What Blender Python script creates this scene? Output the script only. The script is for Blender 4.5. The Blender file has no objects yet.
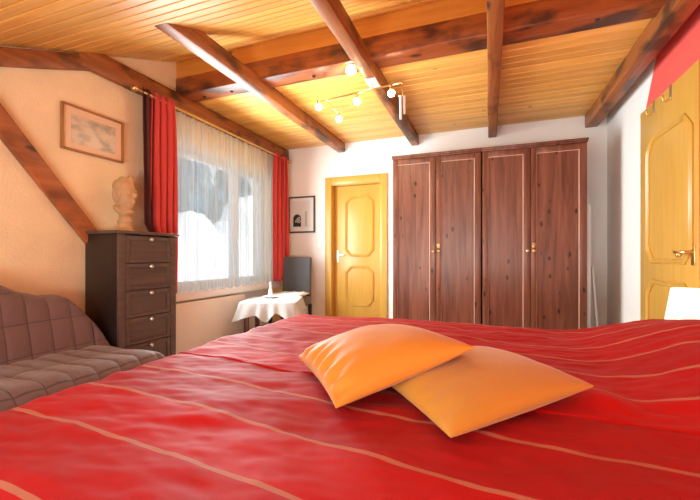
import bpy, bmesh, math, random
from mathutils import Vector, Matrix, noise
random.seed(7)
PI = math.pi
sc = bpy.context.scene
C = sc.collection

# ------------------------------------------------------------------ camera
cam = bpy.data.cameras.new('camera')
co = bpy.data.objects.new('camera', cam)
C.objects.link(co)
co.location = (0, 0, 1.05)
co.rotation_euler = (PI / 2, 0, math.radians(20.5))
cam.sensor_width = 36
cam.lens = 372 / 700 * 36
cam.shift_y = 6.4 / 700
cam.clip_start = 0.02
sc.camera = co

# ------------------------------------------------------------------ world, sun, exposure
sc.view_settings.view_transform = 'Standard'
sc.view_settings.look = 'None'
sc.view_settings.exposure = 0.17
sc.view_settings.gamma = 1.0
sc.view_settings.use_curve_mapping = False
W = bpy.data.worlds.new('sky')
sc.world = W
W.use_nodes = True
wn = W.node_tree.nodes
wl = W.node_tree.links
bg = wn['Background']
tc = wn.new('ShaderNodeTexCoord')
sx = wn.new('ShaderNodeSeparateXYZ')
cr = wn.new('ShaderNodeValToRGB')
mr = wn.new('ShaderNodeMapRange')
mr.inputs[1].default_value = -0.3
mr.inputs[2].default_value = 0.7
wl.new(tc.outputs['Generated'], sx.inputs[0])
wl.new(sx.outputs[2], mr.inputs[0])
wl.new(mr.outputs[0], cr.inputs[0])
cr.color_ramp.elements[0].color = (0.9, 0.92, 0.95, 1)
cr.color_ramp.elements[1].color = (0.55, 0.78, 1.0, 1)
wl.new(cr.outputs[0], bg.inputs[0])
bg.inputs[1].default_value = 0.9

sun = bpy.data.lights.new('sun', 'SUN')
sun.energy = 4.0
sun.angle = math.radians(1.0)
sun.color = (1.0, 0.95, 0.86)
so = bpy.data.objects.new('sun', sun)
C.objects.link(so)
so.location = (6, 3, 8)
so.rotation_euler = Vector((-0.62, -0.30, -0.75)).to_track_quat('-Z', 'Y').to_euler()


def portal(name, loc, direction, w, h):
    l = bpy.data.lights.new(name, 'AREA')
    l.shape = 'RECTANGLE'
    l.size = w
    l.size_y = h
    l.cycles.is_portal = True
    o = bpy.data.objects.new(name, l)
    C.objects.link(o)
    o.location = loc
    o.rotation_euler = Vector(direction).to_track_quat('-Z', 'Y').to_euler()
    return o




def area_lamp(name, loc, direction, w, h, watts, col, spread=180):
    l = bpy.data.lights.new(name, 'AREA')
    l.shape = 'RECTANGLE'
    l.size = w
    l.size_y = h
    l.energy = watts
    l.color = col
    l.spread = math.radians(spread)
    o = bpy.data.objects.new(name, l)
    C.objects.link(o)
    o.location = loc
    o.rotation_euler = Vector(direction).to_track_quat('-Z', 'Y').to_euler()
    return o


# lamp at the window, plus roof and near fill lamps added behind the viewer
area_lamp('window_daylight', (-2.49, 3.10, 1.45), (1, 0, 0.02), 1.20, 1.35, 86, (0.92, 1.0, 1.0), 162)
area_lamp('roof_fill', (-0.6, -0.42, 1.55), (0, 0.75, -1), 1.7, 0.9, 9, (0.95, 1.0, 0.97))
area_lamp('near_fill', (-0.4, -1.22, 0.75), (0.14, 0.62, 0.84), 2.6, 0.8, 118, (0.95, 1.0, 0.97))  # unseen fill lamp, added; the near wall has no window

# ------------------------------------------------------------------ node helpers


def new_mat(name):
    m = bpy.data.materials.new(name)
    m.use_nodes = True
    nt = m.node_tree
    return m, nt.nodes, nt.links, nt.nodes['Principled BSDF']


def N(nodes, kind, **kw):
    n = nodes.new('ShaderNode' + kind)
    for k, v in kw.items():
        setattr(n, k, v)
    return n


def plain(name, col, rough=0.5, metal=0.0, bump=0.0, bscale=60, var=0.0, sheen=0.0, emit=0.0, spec=0.5):
    m, n, l, b = new_mat(name)
    b.inputs['Base Color'].default_value = (*col, 1)
    b.inputs['Roughness'].default_value = rough
    b.inputs['Metallic'].default_value = metal
    b.inputs['Specular IOR Level'].default_value = spec
    if sheen:
        b.inputs['Sheen Weight'].default_value = sheen
        b.inputs['Sheen Roughness'].default_value = 0.4
    if emit:
        b.inputs['Emission Color'].default_value = (*col, 1)
        b.inputs['Emission Strength'].default_value = emit
    if bump or var:
        t = N(n, 'TexCoord')
        nz = N(n, 'TexNoise')
        nz.inputs['Scale'].default_value = bscale
        nz.inputs['Detail'].default_value = 6
        l.new(t.outputs['Object'], nz.inputs['Vector'])
        if bump:
            bp = N(n, 'Bump')
            bp.inputs['Strength'].default_value = bump
            bp.inputs['Distance'].default_value = 0.01
            l.new(nz.outputs[0], bp.inputs['Height'])
            l.new(bp.outputs[0], b.inputs['Normal'])
        if var:
            nz2 = N(n, 'TexNoise')
            nz2.inputs['Scale'].default_value = 3
            nz2.inputs['Detail'].default_value = 5
            l.new(t.outputs['Object'], nz2.inputs['Vector'])
            r = N(n, 'ValToRGB')
            r.color_ramp.elements[0].position = 0.3
            r.color_ramp.elements[1].position = 0.7
            r.color_ramp.elements[0].color = (*[c * (1 - var) for c in col], 1)
            r.color_ramp.elements[1].color = (*[min(1, c * (1 + var)) for c in col], 1)
            l.new(nz2.outputs[0], r.inputs[0])
            l.new(r.outputs[0], b.inputs['Base Color'])
    return m


def wood(name, light, dark, knot, axis=0, rough=0.45, fine=1.0, knots=0.5, kscale=2.2, board=0.0, bump=0.15, contrast=(0.3, 0.72), blotch=0.0):
    """grain runs along AXIS of the object's own coordinates"""
    m, n, l, b = new_mat(name)
    b.inputs['Roughness'].default_value = rough
    t = N(n, 'TexCoord')
    info = N(n, 'ObjectInfo')
    off = N(n, 'VectorMath', operation='SCALE')
    cmb = N(n, 'CombineXYZ')
    for i in range(3):
        cmb.inputs[i].default_value = (3.1, 5.7, 4.3)[i]
    l.new(cmb.outputs[0], off.inputs[0])
    l.new(info.outputs['Random'], off.inputs['Scale'])
    add = N(n, 'VectorMath', operation='ADD')
    l.new(t.outputs['Object'], add.inputs[0])
    l.new(off.outputs[0], add.inputs[1])
    src = add
    at = None
    if board:
        at = N(n, 'Attribute', attribute_name='rnd')
        sc2 = N(n, 'VectorMath', operation='SCALE')
        l.new(cmb.outputs[0], sc2.inputs[0])
        l.new(at.outputs['Fac'], sc2.inputs['Scale'])
        add2 = N(n, 'VectorMath', operation='ADD')
        l.new(add.outputs[0], add2.inputs[0])
        l.new(sc2.outputs[0], add2.inputs[1])
        src = add2
    mp = N(n, 'Mapping')
    s = [11.0 * fine] * 3
    s[axis] = 0.7 * fine
    mp.inputs['Scale'].default_value = s
    l.new(src.outputs[0], mp.inputs['Vector'])
    nz = N(n, 'TexNoise')
    nz.inputs['Scale'].default_value = 2.2
    nz.inputs['Detail'].default_value = 7
    nz.inputs['Roughness'].default_value = 0.62
    nz.inputs['Distortion'].default_value = 0.6
    l.new(mp.outputs[0], nz.inputs['Vector'])
    r = N(n, 'ValToRGB')
    r.color_ramp.elements[0].position = contrast[0]
    r.color_ramp.elements[1].position = contrast[1]
    r.color_ramp.elements[0].color = (*dark, 1)
    r.color_ramp.elements[1].color = (*light, 1)
    l.new(nz.outputs[0], r.inputs[0])
    col = r.outputs[0]
    if board:
        hv = N(n, 'HueSaturation')
        mrn = N(n, 'MapRange')
        mrn.inputs[3].default_value = 1 - board
        mrn.inputs[4].default_value = 1 + board
        l.new(at.outputs['Fac'], mrn.inputs[0])
        l.new(mrn.outputs[0], hv.inputs['Value'])
        l.new(col, hv.inputs['Color'])
        col = hv.outputs[0]
    if blotch:
        nb = N(n, 'TexNoise')
        nb.inputs['Scale'].default_value = 4
        nb.inputs['Detail'].default_value = 4
        mb_ = N(n, 'Mapping')
        s3 = [1.8] * 3
        s3[axis] = 0.8
        mb_.inputs['Scale'].default_value = s3
        l.new(src.outputs[0], mb_.inputs['Vector'])
        l.new(mb_.outputs[0], nb.inputs['Vector'])
        rb = N(n, 'ValToRGB')
        rb.color_ramp.elements[0].position = 0.50
        rb.color_ramp.elements[1].position = 0.64
        rb.color_ramp.elements[0].color = (0, 0, 0, 1)
        rb.color_ramp.elements[1].color = (blotch, blotch, blotch, 1)
        l.new(nb.outputs[0], rb.inputs[0])
        mx0 = N(n, 'MixRGB')
        mx0.inputs[2].default_value = (*knot, 1)
        l.new(rb.outputs[0], mx0.inputs[0])
        l.new(col, mx0.inputs[1])
        col = mx0.outputs[0]
    if knots:
        mk = N(n, 'Mapping')
        s2 = [1.0] * 3
        s2[axis] = 0.50
        mk.inputs['Scale'].default_value = s2
        l.new(src.outputs[0], mk.inputs['Vector'])
        dn = N(n, 'TexNoise')
        dn.inputs['Scale'].default_value = 25
        mixv = N(n, 'MixRGB')
        mixv.inputs[0].default_value = 0.02
        l.new(mk.outputs[0], dn.inputs['Vector'])
        l.new(mk.outputs[0], mixv.inputs[1])
        l.new(dn.outputs['Color'], mixv.inputs[2])
        vo = N(n, 'TexVoronoi')
        vo.inputs['Scale'].default_value = kscale * 2
        l.new(mixv.outputs[0], vo.inputs['Vector'])
        rk = N(n, 'ValToRGB')
        rk.color_ramp.elements[0].position = 0.05 * knots * 2
        rk.color_ramp.elements[1].position = 0.10 * knots * 2
        rk.color_ramp.elements[0].color = (1, 1, 1, 1)
        rk.color_ramp.elements[1].color = (0, 0, 0, 1)
        l.new(vo.outputs['Distance'], rk.inputs[0])
        mx = N(n, 'MixRGB')
        l.new(rk.outputs[0], mx.inputs[0])
        l.new(col, mx.inputs[1])
        mx.inputs[2].default_value = (*knot, 1)
        col = mx.outputs[0]
    l.new(col, b.inputs['Base Color'])
    if bump:
        bp = N(n, 'Bump')
        bp.inputs['Strength'].default_value = bump
        bp.inputs['Distance'].default_value = 0.004
        l.new(nz.outputs[0], bp.inputs['Height'])
        l.new(bp.outputs[0], b.inputs['Normal'])
    return m


M = {}
M['ceiling'] = wood('ceiling_pine', (0.88, 0.50, 0.135), (0.72, 0.32, 0.05), (0.22, 0.06, 0.01), axis=0, rough=0.38, knots=0.30, kscale=2.6, board=0.14, bump=0.05)
M['fascia'] = wood('fascia_pine', (0.72, 0.29, 0.045), (0.55, 0.19, 0.025), (0.2, 0.05, 0.01), axis=0, rough=0.4, knots=0.3, kscale=1.5)
M['beam_y'] = wood('beam_wood_long', (0.42, 0.140, 0.034), (0.20, 0.055, 0.015), (0.045, 0.018, 0.010), axis=1, rough=0.42, knots=0.5, kscale=1.8, bump=0.35, blotch=0.9)
M['beam_x'] = wood('beam_wood_cross', (0.42, 0.110, 0.022), (0.23, 0.048, 0.012), (0.045, 0.012, 0.006), axis=0, rough=0.4, knots=0.5, kscale=1.8, bump=0.35, blotch=0.9)
M['beam_z'] = wood('beam_wood_slanted', (0.46, 0.150, 0.045), (0.28, 0.08, 0.024), (0.05, 0.018, 0.010), axis=1, rough=0.45, knots=0.4, kscale=1.8, bump=0.3, blotch=0.5)
M['yellow'] = wood('yellow_door_wood', (0.65, 0.385, 0.082), (0.57, 0.315, 0.055), (0.5, 0.2, 0.02), axis=2, rough=0.32, knots=0.0, bump=0.03)
M['wardrobe'] = wood('stained_pine', (0.235, 0.088, 0.053), (0.105, 0.034, 0.022), (0.028, 0.010, 0.008), axis=2, rough=0.33, fine=0.9, knots=0.88, kscale=5.6, bump=0.08, contrast=(0.34, 0.66))
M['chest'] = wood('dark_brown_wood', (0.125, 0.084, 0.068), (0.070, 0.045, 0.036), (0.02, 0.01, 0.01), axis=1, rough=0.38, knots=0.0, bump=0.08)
M['chest_side'] = wood('dark_brown_wood_shaded', (0.022, 0.013, 0.012), (0.014, 0.008, 0.007), (0.02, 0.01, 0.01), axis=2, rough=0.4, knots=0.0, bump=0.05)  # same wood as the chest front, with the side's shade put into the colour
M['bead'] = plain('worn_highlight_edge', (0.56, 0.34, 0.25), 0.4)  # pale colour holds both wear and a painted bevel highlight
M['table'] = wood('table_wood', (0.17, 0.062, 0.035), (0.09, 0.03, 0.018), (0.03, 0.01, 0.01), axis=2, rough=0.4, knots=0.0)
M['floor'] = wood('floor_wood', (0.62, 0.50, 0.38), (0.52, 0.40, 0.29), (0.2, 0.1, 0.05), axis=1, rough=0.4, knots=0.2)
M['peach'] = plain('peach_plaster', (0.86, 0.68, 0.41), 0.85, bump=0.35, bscale=70, var=0.07)
M['white_wall'] = plain('white_plaster', (0.87, 0.87, 0.86), 0.85, bump=0.2, bscale=80, var=0.02)
M['pale_wall'] = plain('pale_plaster', (0.80, 0.81, 0.82), 0.85, bump=0.2, bscale=80)
M['red_wall'] = plain('red_plaster', (0.84, 0.105, 0.085), 0.8, bump=0.2, bscale=80)
M['white_gloss'] = plain('white_lacquer', (0.82, 0.82, 0.82), 0.35)
M['radiator'] = plain('radiator_cream', (0.80, 0.79, 0.77), 0.45)
M['brass'] = plain('brass', (0.72, 0.50, 0.20), 0.28, metal=1.0)
M['steel'] = plain('brushed_steel', (0.72, 0.70, 0.67), 0.3, metal=1.0)
M['curtain'] = plain('red_curtain_cloth', (0.55, 0.045, 0.038), 0.8, bump=0.1, bscale=200, sheen=0.2)
M['clay'] = plain('terracotta', (0.52, 0.325, 0.160), 0.75, bump=0.25, bscale=90, var=0.12)
M['frame_gold'] = plain('gilded_brown_frame', (0.36, 0.17, 0.055), 0.4, metal=0.2)
M['frame_black'] = plain('black_frame', (0.035, 0.038, 0.042), 0.4)
M['chair'] = plain('slate_upholstery', (0.078, 0.082, 0.090), 0.8, bump=0.2, bscale=250, sheen=0.3)
M['chair_leg'] = plain('dark_chair_leg', (0.03, 0.028, 0.028), 0.45)
M['white_cloth'] = plain('white_cotton', (0.76, 0.78, 0.79), 0.85, bump=0.5, bscale=60)
M['sofa'] = plain('brown_quilt', (0.195, 0.102, 0.094), 0.62, bump=0.3, bscale=180, var=0.10, sheen=0.35)


def quilt_mat():
    m, n, l, b = new_mat('brown_quilted_cloth')
    b.inputs['Roughness'].default_value = 0.62
    b.inputs['Sheen Weight'].default_value = 0.3
    uv = N(n, 'UVMap')
    s_ = N(n, 'SeparateXYZ')
    l.new(uv.outputs[0], s_.inputs[0])
    out = []
    for k in (0, 1):
        f = N(n, 'Math', operation='FRACT')
        l.new(s_.outputs[k], f.inputs[0])
        a = N(n, 'Math', operation='SUBTRACT')
        a.inputs[1].default_value = 0.5
        l.new(f.outputs[0], a.inputs[0])
        c = N(n, 'Math', operation='ABSOLUTE')
        l.new(a.outputs[0], c.inputs[0])
        g = N(n, 'Math', operation='GREATER_THAN')
        g.inputs[1].default_value = 0.475 if k == 0 else 0.485
        l.new(c.outputs[0], g.inputs[0])
        out.append(g)
    mxx = N(n, 'Math', operation='MAXIMUM')
    l.new(out[0].outputs[0], mxx.inputs[0])
    l.new(out[1].outputs[0], mxx.inputs[1])
    mx = N(n, 'MixRGB')
    l.new(mxx.outputs[0], mx.inputs[0])
    mx.inputs[1].default_value = (0.148, 0.078, 0.073, 1)
    mx.inputs[2].default_value = (0.070, 0.035, 0.034, 1)  # darker seam lines: crease shade painted into the quilt colour
    l.new(mx.outputs[0], b.inputs['Base Color'])
    t = N(n, 'TexCoord')
    nz = N(n, 'TexNoise')
    nz.inputs['Scale'].default_value = 30
    nz.inputs['Detail'].default_value = 6
    l.new(t.outputs['Object'], nz.inputs['Vector'])
    bp = N(n, 'Bump')
    bp.inputs['Strength'].default_value = 0.35
    bp.inputs['Distance'].default_value = 0.01
    l.new(nz.outputs[0], bp.inputs['Height'])
    l.new(bp.outputs[0], b.inputs['Normal'])
    return m


M['sofa_quilt'] = quilt_mat()
M['sofa_base'] = plain('sofa_base', (0.07, 0.045, 0.04), 0.7)
M['mattress'] = plain('mattress_cloth', (0.75, 0.73, 0.7), 0.9)
M['glass'] = plain('clear_glass', (1, 1, 1), 0.02)
M['glass'].node_tree.nodes['Principled BSDF'].inputs['Transmission Weight'].default_value = 1.0
M['snow'] = plain('bright_snow', (0.92, 0.93, 0.95), 0.9, bump=0.1, bscale=5)
M['tree'] = plain('blue_green_needles', (0.045, 0.155, 0.225), 0.8, bump=0.6, bscale=9, var=0.5)
M['trunk'] = plain('tree_bark', (0.10, 0.07, 0.05), 0.9)
M['globe'] = plain('glowing_globe', (1.0, 0.86, 0.62), 0.3, emit=95)
M['shade'] = plain('glowing_lampshade', (1.0, 0.90, 0.74), 0.7, emit=1.1)
M['render_wall'] = plain('outside_render', (0.8, 0.8, 0.78), 0.9)

# thin window pane: mostly clear
m, n, l, b = new_mat('window_pane')
g = N(n, 'BsdfGlossy')
g.inputs['Roughness'].default_value = 0.02
tr = N(n, 'BsdfTransparent')
mix = N(n, 'MixShader')
mix.inputs[0].default_value = 0.05
l.new(tr.outputs[0], mix.inputs[1])
l.new(g.outputs[0], mix.inputs[2])
l.new(mix.outputs[0], n['Material Output'].inputs[0])
M['pane'] = m

# sheer net curtain
m, n, l, b = new_mat('sheer_net')
tr = N(n, 'BsdfTransparent')
tl = N(n, 'BsdfTranslucent')
tl.inputs[0].default_value = (0.84, 0.94, 0.97, 1)
df = N(n, 'BsdfDiffuse')
df.inputs[0].default_value = (0.72, 0.87, 0.94, 1)
mx1 = N(n, 'MixShader')
mx1.inputs[0].default_value = 0.40
l.new(tl.outputs[0], mx1.inputs[1])
l.new(df.outputs[0], mx1.inputs[2])
mx2 = N(n, 'MixShader')
tcs = N(n, 'TexCoord')
mps = N(n, 'Mapping')
mps.inputs['Scale'].default_value = (0.0, 26.0, 0.25)
l.new(tcs.outputs['Object'], mps.inputs['Vector'])
nzs = N(n, 'TexNoise')
nzs.inputs['Scale'].default_value = 1.0
nzs.inputs['Detail'].default_value = 4
l.new(mps.outputs[0], nzs.inputs['Vector'])
mrs = N(n, 'MapRange')
mrs.inputs[1].default_value = 0.30
mrs.inputs[2].default_value = 0.70
mrs.inputs[3].default_value = 0.30
mrs.inputs[4].default_value = 0.72
l.new(nzs.outputs[0], mrs.inputs[0])
l.new(mrs.outputs[0], mx2.inputs[0])
l.new(tr.outputs[0], mx2.inputs[1])
l.new(mx1.outputs[0], mx2.inputs[2])
l.new(mx2.outputs[0], n['Material Output'].inputs[0])
M['sheer'] = m

# lace
m, n, l, b = new_mat('white_lace')
t = N(n, 'TexCoord')
vo = N(n, 'TexVoronoi')
vo.inputs['Scale'].default_value = 95
l.new(t.outputs['Object'], vo.inputs['Vector'])
r = N(n, 'ValToRGB')
r.color_ramp.elements[0].position = 0.12
r.color_ramp.elements[1].position = 0.24
r.color_ramp.elements[0].color = (0, 0, 0, 1)
r.color_ramp.elements[1].color = (1, 1, 1, 1)
l.new(vo.outputs['Distance'], r.inputs[0])
tr = N(n, 'BsdfTransparent')
df = N(n, 'BsdfDiffuse')
df.inputs[0].default_value = (0.74, 0.77, 0.78, 1)
tl = N(n, 'BsdfTranslucent')
tl.inputs[0].default_value = (0.8, 0.83, 0.85, 1)
mx1 = N(n, 'MixShader')
mx1.inputs[0].default_value = 0.3
l.new(df.outputs[0], mx1.inputs[1])
l.new(tl.outputs[0], mx1.inputs[2])
mx2 = N(n, 'MixShader')
l.new(r.outputs[0], mx2.inputs[0])
l.new(tr.outputs[0], mx2.inputs[1])
l.new(mx1.outputs[0], mx2.inputs[2])
l.new(mx2.outputs[0], n['Material Output'].inputs[0])
M['lace'] = m

# satin cushion cloth
M['cushion_orange'] = plain('orange_satin', (0.54, 0.185, 0.016), 0.60, bump=0.08, bscale=300, sheen=0.25, spec=0.3)
M['cushion_gold'] = plain('golden_satin', (0.49, 0.21, 0.022), 0.60, bump=0.08, bscale=300, sheen=0.25, spec=0.3)


def spread_mat():
    """woven bands: the v coordinate of the mesh's UV map runs across the stripes in metres"""
    m, n, l, b = new_mat('red_striped_weave')
    uv = N(n, 'UVMap')
    s = N(n, 'SeparateXYZ')
    l.new(uv.outputs[0], s.inputs[0])
    a = N(n, 'MathNode'.replace('Node', ''), operation='SUBTRACT')
    a.inputs[1].default_value = 0.330
    l.new(s.outputs[1], a.inputs[0])
    d = N(n, 'Math', operation='DIVIDE')
    d.inputs[1].default_value = 0.203
    l.new(a.outputs[0], d.inputs[0])
    h = N(n, 'Math', operation='ADD')
    h.inputs[1].default_value = 0.5
    l.new(d.outputs[0], h.inputs[0])
    fr = N(n, 'Math', operation='FRACT')
    l.new(h.outputs[0], fr.inputs[0])
    s5 = N(n, 'Math', operation='SUBTRACT')
    s5.inputs[1].default_value = 0.5
    l.new(fr.outputs[0], s5.inputs[0])
    ab = N(n, 'Math', operation='ABSOLUTE')
    l.new(s5.outputs[0], ab.inputs[0])
    lt = N(n, 'Math', operation='LESS_THAN')
    lt.inputs[1].default_value = 0.0068 / 0.203
    l.new(ab.outputs[0], lt.inputs[0])
    fl = N(n, 'Math', operation='FLOOR')
    l.new(d.outputs[0], fl.inputs[0])
    wnz = N(n, 'TexWhiteNoise', noise_dimensions='1D')
    l.new(fl.outputs[0], wnz.inputs['W'])
    band = N(n, 'ValToRGB')
    band.color_ramp.elements[0].color = (0.43, 0.0030, 0.0035, 1)
    band.color_ramp.elements[1].color = (0.32, 0.008, 0.009, 1)
    l.new(wnz.outputs['Value'], band.inputs[0])
    # fine weave streaks
    mp = N(n, 'Mapping')
    mp.inputs['Scale'].default_value = (40, 500, 1)
    l.new(uv.outputs[0], mp.inputs['Vector'])
    nz = N(n, 'TexNoise')
    nz.inputs['Scale'].default_value = 1.0
    nz.inputs['Detail'].default_value = 3
    l.new(mp.outputs[0], nz.inputs['Vector'])
    mx = N(n, 'MixRGB')
    l.new(lt.outputs[0], mx.inputs[0])
    l.new(band.outputs[0], mx.inputs[1])
    mx.inputs[2].default_value = (0.40, 0.130, 0.078, 1)
    l.new(mx.outputs[0], b.inputs['Base Color'])
    b.inputs['Roughness'].default_value = 0.66
    b.inputs['Specular IOR Level'].default_value = 0.16
    b.inputs['Sheen Weight'].default_value = 0.05
    b.inputs['Sheen Roughness'].default_value = 0.35
    b.inputs['Sheen Tint'].default_value = (1.0, 0.72, 0.68, 1)
    hs = N(n, 'Math', operation='MULTIPLY_ADD')
    hs.inputs[1].default_value = 0.3
    l.new(nz.outputs[0], hs.inputs[0])
    l.new(lt.outputs[0], hs.inputs[2])
    bp = N(n, 'Bump')
    bp.inputs['Strength'].default_value = 0.3
    bp.inputs['Distance'].default_value = 0.002
    l.new(hs.outputs[0], bp.inputs['Height'])
    l.new(bp.outputs[0], b.inputs['Normal'])
    return m


M['spread'] = spread_mat()


def art_mat(name, kind):
    m, n, l, b = new_mat(name)
    t = N(n, 'TexCoord')
    b.inputs['Roughness'].default_value = 0.25
    if kind == 'sketch':
        mp = N(n, 'Mapping')
        mp.inputs['Scale'].default_value = (1, 5, 9)
        mp.inputs['Rotation'].default_value = (0.35, 0, 0)
        l.new(t.outputs['Object'], mp.inputs['Vector'])
        nz = N(n, 'TexNoise')
        nz.inputs['Scale'].default_value = 2.2
        nz.inputs['Detail'].default_value = 8
        l.new(mp.outputs[0], nz.inputs['Vector'])
        r = N(n, 'ValToRGB')
        e = r.color_ramp.elements
        e[0].position = 0.32
        e[0].color = (0.27, 0.23, 0.16, 1)
        e[1].position = 0.56
        e[1].color = (0.60, 0.46, 0.32, 1)
        x = e.new(0.46)
        x.color = (0.46, 0.37, 0.26, 1)
        l.new(nz.outputs[0], r.inputs[0])
        l.new(r.outputs[0], b.inputs['Base Color'])
    return m


M['sketch'] = art_mat('pale_landscape_sketch', 'sketch')
M['mat_peach'] = plain('peach_mount', (0.76, 0.52, 0.33), 0.4)
M['mat_white'] = plain('white_mount', (0.80, 0.82, 0.82), 0.35)
M['ink'] = plain('black_ink', (0.025, 0.028, 0.03), 0.4)
M['ink_grey'] = plain('grey_ink', (0.45, 0.50, 0.49), 0.4)
M['print_paper'] = plain('pale_print_paper', (0.70, 0.74, 0.74), 0.4)

# ------------------------------------------------------------------ mesh helpers


class MB:
    def __init__(self):
        self.bm = bmesh.new()
        self.mi = 0

    def _merge(self, t, mat=None):
        if mat is not None:
            t.transform(mat)
        for f in t.faces:
            f.material_index = self.mi
        me = bpy.data.meshes.new('tmp')
        t.to_mesh(me)
        t.free()
        self.bm.from_mesh(me)
        bpy.data.meshes.remove(me)
        return self

    def box(self, x0, x1, y0, y1, z0, z1, bev=0.0, seg=2, mat=None):
        t = bmesh.new()
        bmesh.ops.create_cube(t, size=1)
        for v in t.verts:
            v.co = Vector(((x0 + x1) / 2 + v.co.x * (x1 - x0), (y0 + y1) / 2 + v.co.y * (y1 - y0), (z0 + z1) / 2 + v.co.z * (z1 - z0)))
        if bev:
            bmesh.ops.bevel(t, geom=list(t.edges), offset=bev, segments=seg, affect='EDGES', profile=0.5)
        return self._merge(t, mat)

    def prism(self, pts, vec, bev=0.0, mat=None):
        """closed polygon PTS (3D) extruded by VEC"""
        t = bmesh.new()
        a = [t.verts.new(p) for p in pts]
        c = [t.verts.new(Vector(p) + Vector(vec)) for p in pts]
        k = len(a)
        t.faces.new(a)
        t.faces.new(c[::-1])
        for i in range(k):
            t.faces.new((a[i], c[i], c[(i + 1) % k], a[(i + 1) % k]))
        bmesh.ops.recalc_face_normals(t, faces=t.faces)
        if bev:
            bmesh.ops.bevel(t, geom=list(t.edges), offset=bev, segments=2, affect='EDGES', profile=0.5)
        return self._merge(t, mat)

    def lathe(self, prof, cx, cy, seg=28, mat=None):
        t = bmesh.new()
        rings = []
        for r, z in prof:
            rings.append([t.verts.new((cx + max(r, 1e-4) * math.cos(2 * PI * i / seg), cy + max(r, 1e-4) * math.sin(2 * PI * i / seg), z)) for i in range(seg)])
        for a, c in zip(rings, rings[1:]):
            for i in range(seg):
                t.faces.new((a[i], a[(i + 1) % seg], c[(i + 1) % seg], c[i]))
        t.faces.new(rings[0][::-1])
        t.faces.new(rings[-1])
        bmesh.ops.recalc_face_normals(t, faces=t.faces)
        return self._merge(t, mat)

    def tube(self, path, r, seg=12, caps=True):
        t = bmesh.new()
        P = [Vector(p) for p in path]
        rings = []
        rr = r if isinstance(r, (list, tuple)) else [r] * len(P)
        for i, p in enumerate(P):
            d = (P[min(i + 1, len(P) - 1)] - P[max(i - 1, 0)]).normalized()
            up = Vector((0, 0, 1)) if abs(d.z) < 0.9 else Vector((1, 0, 0))
            u = d.cross(up).normalized()
            w = d.cross(u)
            rings.append([t.verts.new(p + rr[i] * (u * math.cos(2 * PI * k / seg) + w * math.sin(2 * PI * k / seg))) for k in range(seg)])
        for a, c in zip(rings, rings[1:]):
            for k in range(seg):
                t.faces.new((a[k], a[(k + 1) % seg], c[(k + 1) % seg], c[k]))
        if caps:
            t.faces.new(rings[0][::-1])
            t.faces.new(rings[-1])
        bmesh.ops.recalc_face_normals(t, faces=t.faces)
        return self._merge(t)

    def ball(self, c, r, sub=3, scale=(1, 1, 1), mat=None):
        t = bmesh.new()
        bmesh.ops.create_icosphere(t, subdivisions=sub, radius=1)
        for v in t.verts:
            v.co = Vector((v.co.x * r * scale[0], v.co.y * r * scale[1], v.co.z * r * scale[2]))
            if mat is not None:
                v.co = mat @ v.co
            v.co += Vector(c)
        return self._merge(t)

    def grid(self, fn, us, vs, uvfn=None, close=False):
        """fn(u, v) -> point, over the lists US and VS"""
        bm = self.bm
        uvl = bm.loops.layers.uv.verify() if uvfn else None
        rows = [[bm.verts.new(fn(u, v)) for v in vs] for u in us]
        for i in range(len(us) - 1):
            for j in range(len(vs) - 1):
                f = bm.faces.new((rows[i][j], rows[i + 1][j], rows[i + 1][j + 1], rows[i][j + 1]))
                f.material_index = self.mi
                if uvl:
                    for lp, (a, c) in zip(f.loops, ((us[i], vs[j]), (us[i + 1], vs[j]), (us[i + 1], vs[j + 1]), (us[i], vs[j + 1]))):
                        lp[uvl].uv = uvfn(a, c)
        return self

    def ring(self, o, u, v, nrm, w, h, ch, width, height):
        """raised moulding along a rectangle with cut corners, centred at O"""
        t = bmesh.new()
        o, u, v, nrm = Vector(o), Vector(u), Vector(v), Vector(nrm)

        def octo(ins, up):
            a, c, k = w / 2 - ins, h / 2 - ins, ch - ins * 0.45
            q = [(-a + k, -c), (a - k, -c), (a, -c + k), (a, c - k), (a - k, c), (-a + k, c), (-a, c - k), (-a, -c + k)]
            return [t.verts.new(o + u * x + v * y + nrm * up) for x, y in q]
        L = [octo(0, -0.001), octo(0, height * 0.5), octo(width * 0.25, height), octo(width * 0.5, height * 0.55), octo(width * 0.75, height), octo(width, height * 0.4), octo(width, -0.001)]
        for a, c in zip(L, L[1:]):
            for i in range(8):
                t.faces.new((a[i], a[(i + 1) % 8], c[(i + 1) % 8], c[i]))
        bmesh.ops.recalc_face_normals(t, faces=t.faces)
        return self._merge(t)


LOC = {}


def link(o, parent=None):
    C.objects.link(o)
    if parent is not None:
        o.parent = parent
    return o


def thing(name, label, cat, loc=(0, 0, 0), group=None, kind=None):
    o = bpy.data.objects.new(name, None)
    o.empty_display_size = 0.1
    C.objects.link(o)
    o.location = loc
    LOC[o] = Vector(loc)
    o['label'] = label
    o['category'] = cat
    if group:
        o['group'] = group
    if kind:
        o['kind'] = kind
    return o


def obj(name, mb, mat, parent=None, loc=None, angle=35, smooth=True, label=None):
    """one mesh object; MB holds world coordinates"""
    base = LOC[parent] if parent is not None else Vector(loc or (0, 0, 0))
    me = bpy.data.meshes.new(name)
    bmesh.ops.translate(mb.bm, verts=mb.bm.verts, vec=-base)
    mb.bm.to_mesh(me)
    mb.bm.free()
    for mm in (mat if isinstance(mat, (list, tuple)) else [mat]):
        me.materials.append(M[mm])
    if smooth:
        me.shade_smooth()
        me.set_sharp_from_angle(angle=math.radians(angle))
    o = bpy.data.objects.new(name, me)
    link(o, parent)
    if parent is None:
        o.location = base
    LOC[o] = base
    if label:
        o['label'] = label
    return o


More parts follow.
